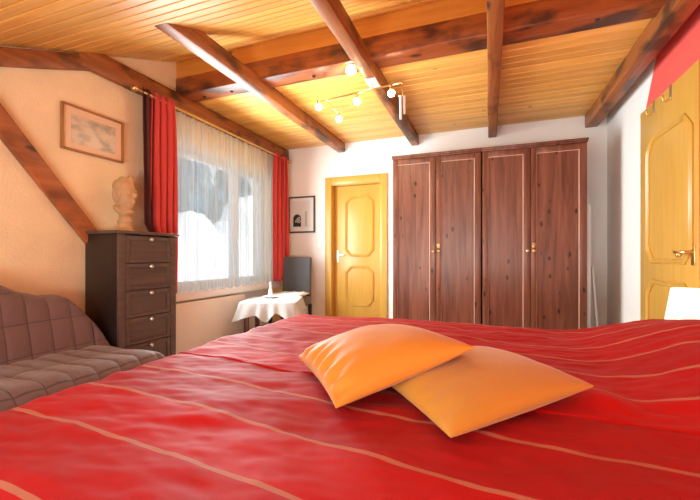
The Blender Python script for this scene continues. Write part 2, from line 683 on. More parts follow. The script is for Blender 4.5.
def tag(o, label, cat, group=None, kind=None):
    o['label'] = label
    o['category'] = cat
    if group:
        o['group'] = group
    if kind:
        o['kind'] = kind
    return o


def struct(name, mb, mat, **kw):
    o = obj(name, mb, mat, **kw)
    o['kind'] = 'structure'
    return o


def lin(a, b, n):
    return [a + (b - a) * i / (n - 1) for i in range(n)]


def sstep(a, b, x):
    t = max(0.0, min(1.0, (x - a) / (b - a)))
    return t * t * (3 - 2 * t)


def fbm(x, y, z=0.0, o=3):
    return noise.fractal(Vector((x, y, z)), 1.0, 2.0, o)


# ------------------------------------------------------------------ the room
LX, RX, BY, NY = -2.65, 1.144, 4.54, -1.30
CZ = 2.53
SY, SZ, SM = 2.60, 2.80, 0.41          # slope: starts at SY, SZ and falls towards the camera


def slope(y):
    return SZ - SM * (SY - y)


mb = MB().box(LX - 0.3, RX + 0.2, NY - 0.2, BY + 0.5, -0.12, 0.0)
struct('floor', mb, 'floor', smooth=False)

# window wall with its opening
WY0, WY1, WZ0, WZ1 = 2.42, 4.16, 0.74, 2.09
mb = MB()
top = [(NY - 0.2, slope(NY - 0.2)), (SY, SZ), (SY, 2.9), (BY + 0.2, 2.9)]
mb.prism([(LX, NY - 0.2, 0), (LX, WY0, 0), (LX, WY0, 3.0), (LX, SY - 2.0, 3.0), (LX, NY - 0.2, 3.0)], (-0.28, 0, 0))
mb.box(LX - 0.28, LX, WY1, BY + 0.2, 0, 3.0)
mb.mi = 1
mb.box(LX - 0.28, LX, WY0, WY1, 0, WZ0)
mb.mi = 0
mb.box(LX - 0.28, LX, WY0, WY1, WZ1, 3.0)
struct('wall_left', mb, ['peach', 'pale_wall'], smooth=False)

# back wall with the doorway
DX0, DX1, DZ1 = -1.965, -1.275, 2.005
mb = MB()
mb.box(LX, DX0, BY, BY + 0.2, 0, 3.0)
mb.box(DX1, RX, BY, BY + 0.2, 0, 3.0)
mb.box(DX0, DX1, BY, BY + 0.2, DZ1, 3.0)
struct('wall_back', mb, 'white_wall', smooth=False)

# right wall: white towards the back, painted red nearer the door
mb = MB()
t_ = [(3.50, 0.0), (BY + 0.2, 0.0), (BY + 0.2, 3.0), (3.02, 3.0), (3.539, 2.173)]
mb.prism([(RX, y, z) for y, z in t_], (0.2, 0, 0))
mb.mi = 1
t_ = [(NY - 0.2, 0.0), (3.50, 0.0), (3.539, 2.173), (3.02, 3.0), (NY - 0.2, 3.0)]
mb.prism([(RX, y, z) for y, z in t_], (0.2, 0, 0))
struct('wall_right', mb, ['white_wall', 'red_wall'], smooth=False)

mb = MB().box(LX, RX, NY - 0.2, NY, 0, 1.4)
struct('wall_near', mb, 'white_wall', smooth=False)

# opening in the near slope for the added roof window
KX0, KX1, KY0, KY1 = -1.55, 0.35, -0.95, 0.10


def ceiling_mesh():
    bm = bmesh.new()
    lay = bm.faces.layers.float.new('rnd')
    g, dpt = 0.0085, 0.014

    def strip(x0, x1, p0, p1, nrm, rnd):
        d = (p1 - p0)
        L = d.length
        d = d / L
        prof = [p0 + nrm * dpt, p0 + d * g, p1 - d * g, p1 + nrm * dpt]
        for a, c in zip(prof, prof[1:]):
            vs = [bm.verts.new((x0, a.x, a.y)), bm.verts.new((x1, a.x, a.y)), bm.verts.new((x1, c.x, c.y)), bm.verts.new((x0, c.x, c.y))]
            f = bm.faces.new(vs)
            f[lay] = rnd
    w = 0.096
    y = BY
    while y > SY + 0.05:
        y0 = max(y - w, SY + 0.05)
        strip(LX, RX, Vector((y0, CZ)), Vector((y, CZ)), Vector((0, 1)), random.random())
        y = y0
    dy = w * math.cos(math.atan(SM))
    nrm = Vector((-SM, 1)).normalized()
    y = SY
    while y > NY - 0.1:
        y0 = y - dy
        a, c = Vector((y0, slope(y0))), Vector((y, slope(y)))
        rr = random.random()
        if y0 < KY1 and y > KY0:
            strip(LX, KX0, a, c, nrm, rr)
            strip(KX1, RX, a, c, nrm, rr)
        else:
            strip(LX, RX, a, c, nrm, rr)
        y = y0
    bmesh.ops.recalc_face_normals(bm, faces=bm.faces)
    return bm


cm = MB()
cm.bm.free()
cm.bm = ceiling_mesh()
struct('ceiling', cm, 'ceiling', smooth=False)

# closed roof shell above the boards, so no outdoor light comes through them
mb = MB()
mb.box(LX - 0.28, RX + 0.2, SY - 0.02, BY + 0.2, 2.86, 3.02)
for (xa, xb, ya, yb) in ((LX - 0.28, KX0, NY - 0.3, SY), (KX1, RX + 0.2, NY - 0.3, SY), (KX0, KX1, KY1, SY), (KX0, KX1, NY - 0.3, KY0)):
    mb.prism([(xa, ya, slope(ya) + 0.03), (xa, yb, slope(yb) + 0.03), (xa, yb, slope(yb) + 0.16), (xa, ya, slope(ya) + 0.16)], (xb - xa, 0, 0))
struct('trim_roof', mb, 'render_wall', smooth=False)

# eave outside, over the window
mb = MB().box(LX - 0.95, LX - 0.28, 0.5, 5.6, 2.62, 2.76)
struct('trim_eave', mb, 'render_wall', smooth=False)

# orange facing board under the top of the slope
mb = MB().box(LX, RX, SY, SY + 0.05, 2.645, SZ + 0.02, 0.004)
struct('trim_fascia', mb, 'fascia', smooth=False)

# unseen roof window, added to go with the roof fill lamp
mb = MB()
w2 = thing('added_roof_window', 'added roof window for fill light in the sloping ceiling behind the viewer', 'window', (0, 0, 0), kind='structure')
for (xa, xb, ya, yb) in ((KX0, KX0 + 0.06, KY0, KY1), (KX1 - 0.06, KX1, KY0, KY1), (KX0 + 0.06, KX1 - 0.06, KY0, KY0 + 0.06), (KX0 + 0.06, KX1 - 0.06, KY1 - 0.06, KY1)):
    mb.prism([(xa, ya, slope(ya)), (xa, yb, slope(yb)), (xa, yb, slope(yb) + 0.15), (xa, ya, slope(ya) + 0.15)], (xb - xa, 0, 0))
obj('window_frame', mb, 'white_gloss', w2, smooth=False)
mb = MB()
ya, yb = KY0 + 0.06, KY1 - 0.06
mb.prism([(KX0 + 0.06, ya, slope(ya) + 0.08), (KX0 + 0.06, yb, slope(yb) + 0.08), (KX0 + 0.06, yb, slope(yb) + 0.09), (KX0 + 0.06, ya, slope(ya) + 0.09)], (KX1 - KX0 - 0.12, 0, 0))
obj('window_pane', mb, 'pane', w2, smooth=False)
ym = (KY0 + KY1) / 2
#portal('roof_fill_portal', ((KX0 + KX1) / 2, ym, slope(ym) + 0.17), (0, SM, -1), KX1 - KX0 - 0.1, (KY1 - KY0) * 1.05)

# main window
w1 = thing('window_1', 'wide white framed window behind the net curtain', 'window', (LX - 0.2, WY0, WZ0), kind='structure')
mb = MB()
fx0, fx1 = LX - 0.20, LX - 0.13
MY = 3.62
for (ya, yb) in ((WY0, WY0 + 0.06), (WY1 - 0.06, WY1), (MY - 0.055, MY + 0.055)):
    mb.box(fx0, fx1, ya, yb, WZ0 + 0.06, WZ1 - 0.06, 0.006)
mb.box(fx0, fx1, WY0, WY1, WZ0, WZ0 + 0.06, 0.006)
mb.box(fx0, fx1, WY0, WY1, WZ1 - 0.06, WZ1, 0.006)
obj('window_frame', mb, 'white_gloss', w1)
for (ya, yb) in ((WY0 + 0.06, MY - 0.055), (MY + 0.055, WY1 - 0.06)):
    mb = MB().box(LX - 0.17, LX - 0.165, ya, yb, WZ0 + 0.06, WZ1 - 0.06)
    obj('window_pane', mb, 'pane', w1, smooth=False)
mb = MB().box(LX - 0.13, LX + 0.076, WY0 - 0.08, WY1 + 0.10, WZ0 - 0.092, WZ0 - 0.012, 0.006)
obj('window_sill', mb, 'white_gloss', w1)

# baseboards
mb = MB().box(LX, LX + 0.015, NY, BY, 0, 0.07, 0.003)
struct('baseboard_left', mb, 'fascia')
mb = MB().box(LX + 0.016, -2.06, BY - 0.015, BY, 0, 0.07, 0.003)
mb.box(-1.18, RX, BY - 0.015, BY, 0, 0.07, 0.003)
struct('baseboard_back', mb, 'white_gloss')
mb = MB().box(RX - 0.015, RX, NY, BY - 0.02, 0, 0.07, 0.003)
struct('baseboard_right', mb, 'white_gloss')

# back door
d1 = thing('door_1', 'yellow wooden panelled door in the white back wall, between the small picture and wardrobe', 'door', (-1.62, BY, 0), kind='structure')
mb = MB()
mb.box(-2.045, DX0 + 0.012, BY - 0.022, BY + 0.005, 0, 2.094, 0.005)
mb.box(DX1 - 0.012, -1.195, BY - 0.022, BY + 0.005, 0, 2.094, 0.005)
mb.box(DX0 + 0.012, DX1 - 0.012, BY - 0.022, BY + 0.005, 1.993, 2.094, 0.005)
mb.box(DX0 - 0.0, DX0 + 0.018, BY, BY + 0.16, 0, 2.0)
mb.box(DX1 - 0.018, DX1 + 0.0, BY, BY + 0.16, 0, 2.0)
mb.box(DX0 + 0.018, DX1 - 0.018, BY, BY + 0.16, 1.985, 2.005)
obj('door_frame', mb, 'yellow', d1)
LY = BY + 0.075
mb = MB().box(DX0 + 0.02, DX1 - 0.02, LY, LY + 0.04, 0.008, 1.983, 0.003)
leaf = obj('door_leaf', mb, 'yellow', d1)
cxd = (DX0 + DX1) / 2 + 0.025
mb = MB().ring((cxd, LY, 1.445), (1, 0, 0), (0, 0, 1), (0, -1, 0), 0.40, 0.80, 0.080, 0.032, 0.016)
obj('panel_moulding', mb, 'yellow', leaf)
mb = MB().ring((cxd, LY, 0.66), (1, 0, 0), (0, 0, 1), (0, -1, 0), 0.40, 0.53, 0.080, 0.032, 0.016)
obj('panel_moulding', mb, 'yellow', leaf)
mb = MB()
hx = DX0 + 0.065
mb.box(hx - 0.018, hx + 0.018, LY - 0.006, LY, 0.97, 1.13, 0.003)
mb.tube([(hx, LY, 1.07), (hx, LY - 0.045, 1.07), (hx + 0.012, LY - 0.055, 1.07), (hx + 0.11, LY - 0.055, 1.07)], 0.009)
obj('door_handle', mb, 'steel', leaf, label='metal lever handle')

# open door leaf lying against the right wall
PX = 1.09
d2 = thing('door_2', 'yellow wooden panelled door standing by the red wall at the photo edge', 'door', (PX + 0.02, 3.47, 0), kind='structure')
mb = MB().box(PX, PX + 0.04, 2.612, 3.465, 0.012, 2.145, 0.003)
leaf = obj('door_leaf', mb, 'yellow', d2)
mb = MB().ring((PX, 2.995, 1.45), (0, 1, 0), (0, 0, 1), (-1, 0, 0), 0.66, 0.90, 0.095, 0.036, 0.016)
obj('panel_moulding', mb, 'yellow', leaf)
mb = MB().ring((PX, 2.995, 0.52), (0, 1, 0), (0, 0, 1), (-1, 0, 0), 0.66, 0.74, 0.095, 0.036, 0.016)
obj('panel_moulding', mb, 'yellow', leaf)
mb = MB()
mb.box(PX - 0.006, PX, 2.645, 2.685, 1.0, 1.12, 0.003)
mb.tube([(PX, 2.665, 1.075), (PX - 0.045, 2.665, 1.075), (PX - 0.055, 2.68, 1.075), (PX - 0.055, 2.72, 1.07), (PX - 0.052, 2.765, 1.078)], 0.008)
mb.ball((PX - 0.055, 2.70, 1.06), 0.016)
obj('door_handle', mb, 'brass', leaf, label='brass lever handle')
for z in (0.3, 1.85):
    mb = MB().box(PX + 0.028, RX + 0.004, 3.466, 3.49, z, z + 0.10, 0.003)
    obj('hinge', mb, 'brass', d2)

# ------------------------------------------------------------------ beams


def beam(name, pts, vec, mat, label, bev=0.012, cat='beam', group=None):
    mb = MB().prism(pts, vec, bev)
    # slightly hewn faces
    bmesh.ops.subdivide_edges(mb.bm, edges=[e for e in mb.bm.edges if e.calc_length() > 0.6], cuts=14, use_grid_fill=True)
    for v in mb.bm.verts:
        p = v.co
        v.co += Vector((fbm(p.x * 3, p.y * 2, p.z * 3, 2), fbm(p.x * 2 + 9, p.y * 2, p.z * 3, 2), fbm(p.x * 2, p.y * 2 + 5, p.z * 3, 2))) * 0.004
    o = obj(name, mb, mat, loc=Vector(pts[0]))
    return tag(o, label, cat, group)


def tie(x0, x1, ya, yb, z0, z1, label):
    return beam('ceiling_beam', [(x0, ya, z0), (x1, ya, z0), (x1, ya, z1), (x0, ya, z1)], (0, yb - ya, 0), 'beam_y', label)


tie(-1.862, -1.762, 1.50, BY, 2.412, 2.534, 'dark wooden ceiling beam left of the lamp, ending over the back door')
tie(-0.892, -0.802, 1.60, BY, 2.402, 2.530, 'dark wooden ceiling beam that carries the brass globe lamp')
tie(-0.012, 0.080, 1.60, BY, 2.402, 2.530, 'dark wooden ceiling beam ending above the middle of the wardrobes')
tie(0.945, 1.062, 1.60, BY, 2.400, 2.534, 'dark wooden ceiling beam along the right wall beside the red paint')
tie(LX + 0.002, LX + 0.050, 1.72, BY, 2.352, 2.515, 'dark wooden beam above the window and its red curtains')
xb = beam('cross_beam', [(LX + 0.002, SY - 0.012, 2.500), (LX + 0.002, SY + 0.175, 2.500), (LX + 0.002, SY + 0.175, 2.655), (LX + 0.002, SY - 0.012, 2.655)], (RX - LX - 0.004, 0, 0), 'beam_x', 'thick reddish beam crossing the ceiling from window wall to red wall')
for bx_, by_ in ((-2.42, 2.70), (-2.12, 2.70), (-1.32, 2.70), (0.62, 2.66)):
    mb = MB().lathe([(0.0, 2.489), (0.013, 2.489), (0.013, 2.505), (0.0, 2.505)], bx_, by_, 14)
    k = obj('bolt', mb, 'chair_leg', xb, label='dark bolt head')
# rafter and brace on the window wall
y0, y1 = 0.2, 1.86
beam('rafter', [(LX + 0.002, y0, slope(y0) - 0.012), (LX + 0.002, y1, slope(y1) - 0.012), (LX + 0.002, y1, slope(y1) - 0.125), (LX + 0.002, y0, slope(y0) - 0.125)], (0.045, 0, 0), 'beam_y', 'sloping dark rafter under the boarded ceiling above the sofa')
a0, a1 = 1.0, 1.86


def brz(y):
    return 1.908 - 1.235 * (y - 1.306)


beam('brace_beam', [(LX + 0.002, a0, brz(a0)), (LX + 0.002, a1, brz(a1)), (LX + 0.002, a1, brz(a1) - 0.185), (LX + 0.002, a0, brz(a0) - 0.185)], (0.045, 0, 0), 'beam_z', 'slanted wooden brace on the peach wall running down behind the chest')

# ------------------------------------------------------------------ outside
mb = MB().box(-60, LX - 0.28, -30, 60, -0.7, -0.5)
struct('ground_outside', mb, 'snow', smooth=False)
prof = [(3.0, 0.6), (5.0, 1.0), (6.3, 1.4), (7.0, 1.85), (7.6, 2.3), (8.2, 2.25), (8.75, 1.65), (9.2, 2.2), (9.7, 2.9), (10.3, 3.2), (12, 3.0), (15, 2.0)]


def bank_h(y):
    for (a, za), (c, zc) in zip(prof, prof[1:]):
        if a <= y <= c:
            return za + (zc - za) * sstep(a, c, y)
    return 0.4


mb = MB()
mb.grid(lambda u, v: (-6.4 - 3.4 * u, v * (1 + 0.15 * u), -0.55 + (bank_h(v) + 0.55) * math.sin(min(1.0, u * 2.2) * PI / 2) ** 0.8 * (1 if u < 0.6 else 1 - (u - 0.6) * 1.2) + 0.12 * fbm(u * 6, v * 2.5)), lin(0, 1, 24), lin(3.0, 15.0, 120))
tag(struct('snow_bank', mb, 'snow'), 'bright sunlit bank seen through the net curtain', 'bank', kind='structure')


def conifer(x, y, h, r, label):
    t = thing('conifer_tree', label, 'tree', (x, y, -0.5))
    mb = MB()
    seg = 22
    tiers = 9
    tb = mb.bm
    for k in range(tiers):
        zb = -0.5 + h * (0.12 + 0.80 * k / tiers)
        zt = zb + h * 0.22
        rad = r * (1 - k / tiers) ** 0.8
        ring = []
        tip = tb.verts.new((x, y, zt))
        for i in range(seg):
            a = 2 * PI * i / seg
            rr = rad * (0.75 + 0.35 * random.random()) * (1.1 if i % 2 else 0.75)
            ring.append(tb.verts.new((x + rr * math.cos(a), y + rr * math.sin(a), zb - 0.1 * h * random.random() * 0.6)))
        for i in range(seg):
            tb.faces.new((ring[i], ring[(i + 1) % seg], tip))
        tb.faces.new(ring[::-1])
    obj('foliage', mb, 'tree', t, smooth=False)
    mb = MB().lathe([(0.14, -0.5), (0.10, h * 0.5)], x, y, 10)
    obj('trunk', mb, 'trunk', t)


for x_, y_, h_, r_, lab in (
        (-13.0, 12.7, 10.5, 1.8, 'blue-green conifer outside the window, just right of the left red curtain'),
        (-17.5, 18.4, 12.5, 2.1, 'blue-green conifer outside, second from the left red curtain, in the back row'),
        (-13.0, 16.4, 10.0, 1.8, 'blue-green conifer outside in the front row, middle of the wide window pane'),
        (-17.5, 22.8, 12.0, 2.1, 'blue-green conifer outside in the back row, just left of the window mullion'),
        (-13.0, 20.2, 9.0, 1.8, 'blue-green conifer outside, in the narrow pane right of the mullion')):
    conifer(x_, y_, h_, r_, lab)

# ------------------------------------------------------------------ curtains
mb = MB()
rx, rz = LX + 0.115, 2.335
mb.tube([(rx, 2.10, rz), (rx, 4.42, rz)], 0.011)
cr_ = thing('curtain_rod', 'thin brass curtain rod below the beam over the window', 'curtain rod', (rx, 2.1, rz))
obj('rod', mb, 'brass', cr_)
for y in (2.085, 4.435):
    mb = MB().ball((rx, y, rz), 0.026)
    obj('finial', mb, 'brass', cr_)
for y in (2.13, 3.25, 4.39):
    mb = MB().tube([(LX + 0.048, y, rz + 0.03), (rx - 0.02, y, rz + 0.02), (rx, y, rz)], 0.007)
    obj('bracket', mb, 'brass', cr_)


def red_curtain(y0, y1, nf, label, seed, edge_strip=None):
    rnd = random.Random(seed)
    ph = [rnd.uniform(0, 6.28) for _ in range(4)]

    def fn(u, v):
        z = 0.735 + (2.375 - 0.735) * v
        g = 1 - 0.10 * sstep(0.75, 1.0, v) + 0.04 * math.sin(PI * v)
        yc = (y0 + y1) / 2
        y = yc + (u - 0.5) * (y1 - y0) * g
        amp = 0.030 + 0.012 * math.sin(u * 9 + ph[0])
        w = math.sin(u * nf * 2 * PI + ph[1] + 0.5 * math.sin(v * 3 + ph[2]))
        x = rx + 0.002 + amp * w * (1 - 0.35 * sstep(0.9, 1, v)) + 0.008 * math.sin(u * 41 + v * 3)
        if edge_strip:              # the chest pushes its lower half aside
            k = 1 - sstep(0.24, 0.36, v)
            y = y + k * (2.275 + (y - y0) * (y1 - 2.275) / (y1 - y0) - y)
        return (x, y + 0.01 * math.sin(u * nf * 2 * PI * 2 + ph[3]), z)
    mb = MB().grid(fn, lin(0, 1, 150), lin(0, 1, 30))
    o = obj('curtain', mb, 'curtain', loc=(rx, (y0 + y1) / 2, 0.735), angle=80)
    md = o.modifiers.new('thick', 'SOLIDIFY')
    md.thickness = 0.003
    md.offset = 0
    tag(o, label, 'curtain', None)
    if edge_strip:
        la, lb = edge_strip

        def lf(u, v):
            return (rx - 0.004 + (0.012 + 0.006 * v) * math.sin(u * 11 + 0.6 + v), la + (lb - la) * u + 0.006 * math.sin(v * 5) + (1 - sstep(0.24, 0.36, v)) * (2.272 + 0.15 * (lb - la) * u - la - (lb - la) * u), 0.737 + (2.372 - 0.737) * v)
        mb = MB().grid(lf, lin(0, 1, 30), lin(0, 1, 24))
        k = obj('edge_strip', mb, 'edge_strip', o, angle=80, label='dark maroon strip at the curtain edge')
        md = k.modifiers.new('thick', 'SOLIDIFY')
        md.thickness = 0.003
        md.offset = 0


M['edge_strip'] = plain('dark_maroon_strip', (0.075, 0.016, 0.016), 0.85)  # dark maroon strip down the outer edge of the left curtain
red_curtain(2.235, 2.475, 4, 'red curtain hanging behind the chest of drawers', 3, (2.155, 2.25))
red_curtain(4.045, 4.385, 5, 'red curtain hanging beside the dark chair in the corner', 5)


def sheer_fn(u, v):
    y = 2.44 + u * (4.13 - 2.44)
    z = 0.725 + (2.325 - 0.725) * v + (0.010 * math.sin(u * 90) if v < 0.01 else 0)
    x = LX + 0.088 + 0.011 * math.sin(u * 2 * PI * 34 + 0.8 * math.sin(v * 4 + u * 7)) + 0.007 * math.sin(u * 2 * PI * 13 + v)
    return (x, y, z)


mb = MB().grid(sheer_fn, lin(0, 1, 420), lin(0, 1, 14))
o = obj('net_curtain', mb, 'sheer', loc=(LX + 0.088, 3.3, 0.725), angle=80)
tag(o, 'white sheer net curtain across the window between the red curtains', 'curtain')

# radiator
rd = thing('radiator', 'flat cream radiator under the window', 'radiator', (LX + 0.06, 2.95, 0.10))
mb = MB().box(LX + 0.045, LX + 0.11, 2.47, 3.465, 0.12, 0.632, 0.010)
obj('panel', mb, 'radiator', rd)
for y in (2.65, 3.3):
    mb = MB().box(LX + 0.001, LX + 0.05, y, y + 0.04, 0.2, 0.5)
    obj('bracket', mb, 'radiator', rd)
mb = MB().tube([(LX + 0.08, 3.40, 0.125), (LX + 0.08, 3.40, 0.0)], 0.008)
obj('pipe', mb, 'radiator', rd)

# ------------------------------------------------------------------ pictures
p = thing('framed_picture', 'landscape sketch in thin brown frame on the peach wall above the chest', 'picture', (LX, 1.85, 1.92))
mb = MB()
y0, y1, z0, z1 = 1.627, 2.069, 1.765, 2.076
for bx in ((y0, y0 + 0.014, z0, z1), (y1 - 0.014, y1, z0, z1), (y0 + 0.014, y1 - 0.014, z0, z0 + 0.014), (y0 + 0.014, y1 - 0.014, z1 - 0.014, z1)):
    mb.box(LX, LX + 0.022, *bx, 0.003)
obj('frame', mb, 'frame_gold', p)
mb = MB().box(LX, LX + 0.010, y0 + 0.012, y1 - 0.012, z0 + 0.012, z1 - 0.012)
obj('mount', mb, 'mat_peach', p, smooth=False)
mb = MB().box(LX + 0.009, LX + 0.0115, y0 + 0.065, y1 - 0.06, z0 + 0.055, z1 - 0.06)
obj('print', mb, 'sketch', p, smooth=False)

p = thing('framed_picture', 'small black and white print in black frame on the white back wall', 'picture', (-2.40, BY, 1.62))
mb = MB()
x0, x1, z0, z1 = -2.602, -2.196, 1.372, 1.868
for bx in ((x0, x0 + 0.020, z0, z1), (x1 - 0.020, x1, z0, z1), (x0 + 0.02, x1 - 0.02, z0, z0 + 0.02), (x0 + 0.02, x1 - 0.02, z1 - 0.02, z1)):
    mb.box(bx[0], bx[1], BY - 0.025, BY, bx[2], bx[3], 0.003)
obj('frame', mb, 'frame_black', p)
mb = MB().box(x0 + 0.018, x1 - 0.018, BY - 0.012, BY, z0 + 0.018, z1 - 0.018)
obj('mount', mb, 'mat_white', p, smooth=False)
# abstract print: dark rounded shape with pale arcs and a soft grey bar
mb = MB()
yy = BY - 0.0135
mb.box(x0 + 0.07, x1 - 0.07, yy, BY - 0.011, z0 + 0.07, z1 - 0.06)
mb.mi = 1
pts = [(x0 + 0.075, z0 + 0.085), (x0 + 0.195, z0 + 0.085)]
for i in range(9):
    a = PI * i / 8
    pts.append((x0 + 0.135 + 0.06 * math.cos(a), z0 + 0.20 + 0.055 * math.sin(a)))
mb.prism([(x, yy - 0.001, z) for x, z in pts], (0, 0.002, 0))
mb.mi = 0
for k in range(4):
    r1 = 0.022 + k * 0.020
    for i in range(6):
        a0_, a1_ = PI * (0.55 + 0.40 * i / 6), PI * (0.55 + 0.40 * (i + 1) / 6)
        cx_, cz_ = x0 + 0.195, z0 + 0.13
        q = [(cx_ + rr * math.cos(a), cz_ + rr * math.sin(a)) for rr, a in ((r1, a0_), (r1 + 0.009, a0_), (r1 + 0.009, a1_), (r1, a1_))]
        mb.prism([(x, yy - 0.0018, z) for x, z in q], (0, 0.001, 0))
mb.mi = 2
mb.box(x0 + 0.255, x0 + 0.285, yy - 0.001, BY - 0.011, z0 + 0.09, z0 + 0.29)
obj('print', mb, ['print_paper', 'ink', 'ink_grey'], p, smooth=False)

# light switch
t = thing('light_switch', 'white light switch on the back wall beside the yellow door frame', 'light switch', (-2.128, BY, 1.17))
mb = MB().box(-2.168, -2.088, BY - 0.009, BY, 1.13, 1.21, 0.004)
obj('plate', mb, 'white_gloss', t)
mb = MB().box(-2.153, -2.103, BY - 0.014, BY - 0.008, 1.145, 1.195, 0.003)
obj('rocker', mb, 'white_gloss', t)

# ------------------------------------------------------------------ wardrobes


def wardrobe(x0, x1, split, label):
    r = thing('wardrobe', label, 'wardrobe', ((x0 + x1) / 2, 4.25, 0), 'stained pine wardrobes')
    F = 4.0
    mb = MB()
    mb.box(x0 + 0.006, x0 + 0.026, F + 0.022, 4.515, 0.0, 2.115, 0.002)
    mb.box(x1 - 0.026, x1 - 0.006, F + 0.022, 4.515, 0.0, 2.115, 0.002)
    mb.box(x0 + 0.026, x1 - 0.026, F + 0.024, 4.515, 2.08, 2.112)
    mb.box(x0 + 0.026, x1 - 0.026, 4.50, 4.513, 0.0, 2.08)
    mb.box(x0 + 0.026, x1 - 0.026, F + 0.03, 4.50, 0.08, 0.10)
    mb.box(x0 + 0.026, x1 - 0.026, F + 0.03, F + 0.05, 0.0, 0.08)
    obj('body', mb, 'wardrobe', r)
    mb = MB()
    mb.box(x0, x1, F - 0.002, 4.518, 2.112, 2.130, 0.003)
    mb.box(x0 - 0.004, x1 + 0.004, F - 0.014, 4.518, 2.130, 2.150, 0.004)
    obj('cornice', mb, 'wardrobe', r)
    for k, (a, c) in enumerate(((x0 + 0.008, split - 0.002), (split + 0.002, x1 - 0.008))):
        z0, z1 = 0.085, 2.106
        sw = 0.050
        sr = 0.062
        mb = MB()
        mb.box(a, a + sw, F, F + 0.021, z0, z1, 0.003)
        mb.box(c - sr, c, F, F + 0.021, z0, z1, 0.003)
        mb.box(a + sw, c - sr, F, F + 0.021, z1 - 0.055, z1, 0.003)
        mb.box(a + sw, c - sr, F, F + 0.021, z0, z0 + 0.09, 0.003)
        mb.box(a + sw - 0.002, c - sr + 0.002, F + 0.009, F + 0.018, z0 + 0.05, z1 - 0.03)
        d = obj('door', mb, 'wardrobe', r)
        mb = MB()
        e = 0.006
        pa, pc, pb, pt = a + sw, c - sr, z0 + 0.09, z1 - 0.055
        mb.prism([(pa, F + 0.010, pb), (pa, F + 0.002, pb), (pa + e, F + 0.010, pb)], (0, 0, pt - pb))
        mb.prism([(pc, F + 0.010, pb), (pc, F + 0.002, pb), (pc - e, F + 0.010, pb)], (0, 0, pt - pb))
        mb.prism([(pa, F + 0.010, pt), (pa, F + 0.002, pt), (pa, F + 0.010, pt - e)], (pc - pa, 0, 0))
        mb.prism([(pa, F + 0.010, pb), (pa, F + 0.002, pb), (pa, F + 0.010, pb + e)], (pc - pa, 0, 0))
        obj('panel_bead', mb, 'bead', d, smooth=False, label='pale worn bead with painted highlight round the door panel')
        kx = c - 0.026 if k == 0 else a + 0.026
        mb = MB().lathe([(0.006, 0), (0.006, 0.012), (0.014, 0.016), (0.016, 0.024), (0.012, 0.030), (0.002, 0.032)], 0, 0, 18, Matrix.Translation((kx, F, 1.105)) @ Matrix.Rotation(PI / 2, 4, 'X'))
        obj('knob', mb, 'brass', d, label='small brass knob')
        if k == 1:
            mb = MB()
            mb.box(kx - 0.012, kx + 0.012, F - 0.003, F, 1.135, 1.185, 0.002)
            mb.tube([(kx, F, 1.15), (kx, F - 0.03, 1.15)], 0.004)
            pts = [(kx + 0.011 * math.cos(q), F - 0.03, 1.165 + 0.014 * math.sin(q)) for q in lin(0, 2 * PI, 15)]
            mb.tube(pts, 0.003, 8)
            obj('key', mb, 'brass', d, label='brass key in the lock')
    return r


wardrobe(-1.000, -0.070, -0.527, 'dark stained pine two-door wardrobe standing nearer the yellow back door')
wardrobe(-0.070, 0.860, 0.378, 'dark stained pine two-door wardrobe standing nearer the white right wall')

# slim white folding rack beside the wardrobe
t = thing('folding_rack', 'slim white folded rack leaning in the gap between wardrobe and right wall', 'rack', (0.95, 4.3, 0))
mb = MB().box(0.905, 0.945, 4.28, 4.31, 0.0, 1.56, 0.008)
obj('upright', mb, 'white_gloss', t)
mb = MB().prism([(0.948, 4.27, 0.95), (0.962, 4.27, 0.95), (1.035, 4.27, 0.0), (1.005, 4.27, 0.0)], (0, 0.03, 0), 0.004)
obj('leg', mb, 'white_gloss', t)

# ------------------------------------------------------------------ chest of drawers
cx0, cx1, cy0, cy1 = -2.628, -2.300, 1.772, 2.258
t = thing('chest_of_drawers', 'tall dark brown chest of drawers carrying the terracotta head', 'chest of drawers', (-2.46, 2.01, 0))
mb = MB()
mb.box(cx0, cx1 - 0.02, cy0 + 0.004, cy0 + 0.022, 0.0, 1.204, 0.002)
mb.box(cx0, cx1 - 0.02, cy1 - 0.022, cy1 - 0.004, 0.0, 1.204, 0.002)
mb.box(cx0, cx0 + 0.01, cy0 + 0.022, cy1 - 0.022, 0.0, 1.204)
mb.box(cx0 + 0.01, cx1 - 0.03, cy0 + 0.022, cy1 - 0.022, 0.06, 1.202)
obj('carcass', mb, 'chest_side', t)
mb = MB()
mb.box(cx1 - 0.02, cx1, cy0 + 0.002, cy0 + 0.052, 0.0, 1.204, 0.003)
mb.box(cx1 - 0.02, cx1, cy1 - 0.052, cy1 - 0.002, 0.0, 1.204, 0.003)
mb.box(cx1 - 0.02, cx1, cy0 + 0.052, cy1 - 0.052, 0.0, 0.06, 0.003)
obj('front_frame', mb, 'chest', t)
mb = MB().box(cx0, cx1 + 0.016, cy0 - 0.012, cy1 + 0.014, 1.204, 1.225, 0.004)
obj('top', mb, 'chest', t)
edges = [1.196, 1.003, 0.813, 0.624, 0.436, 0.248, 0.063]
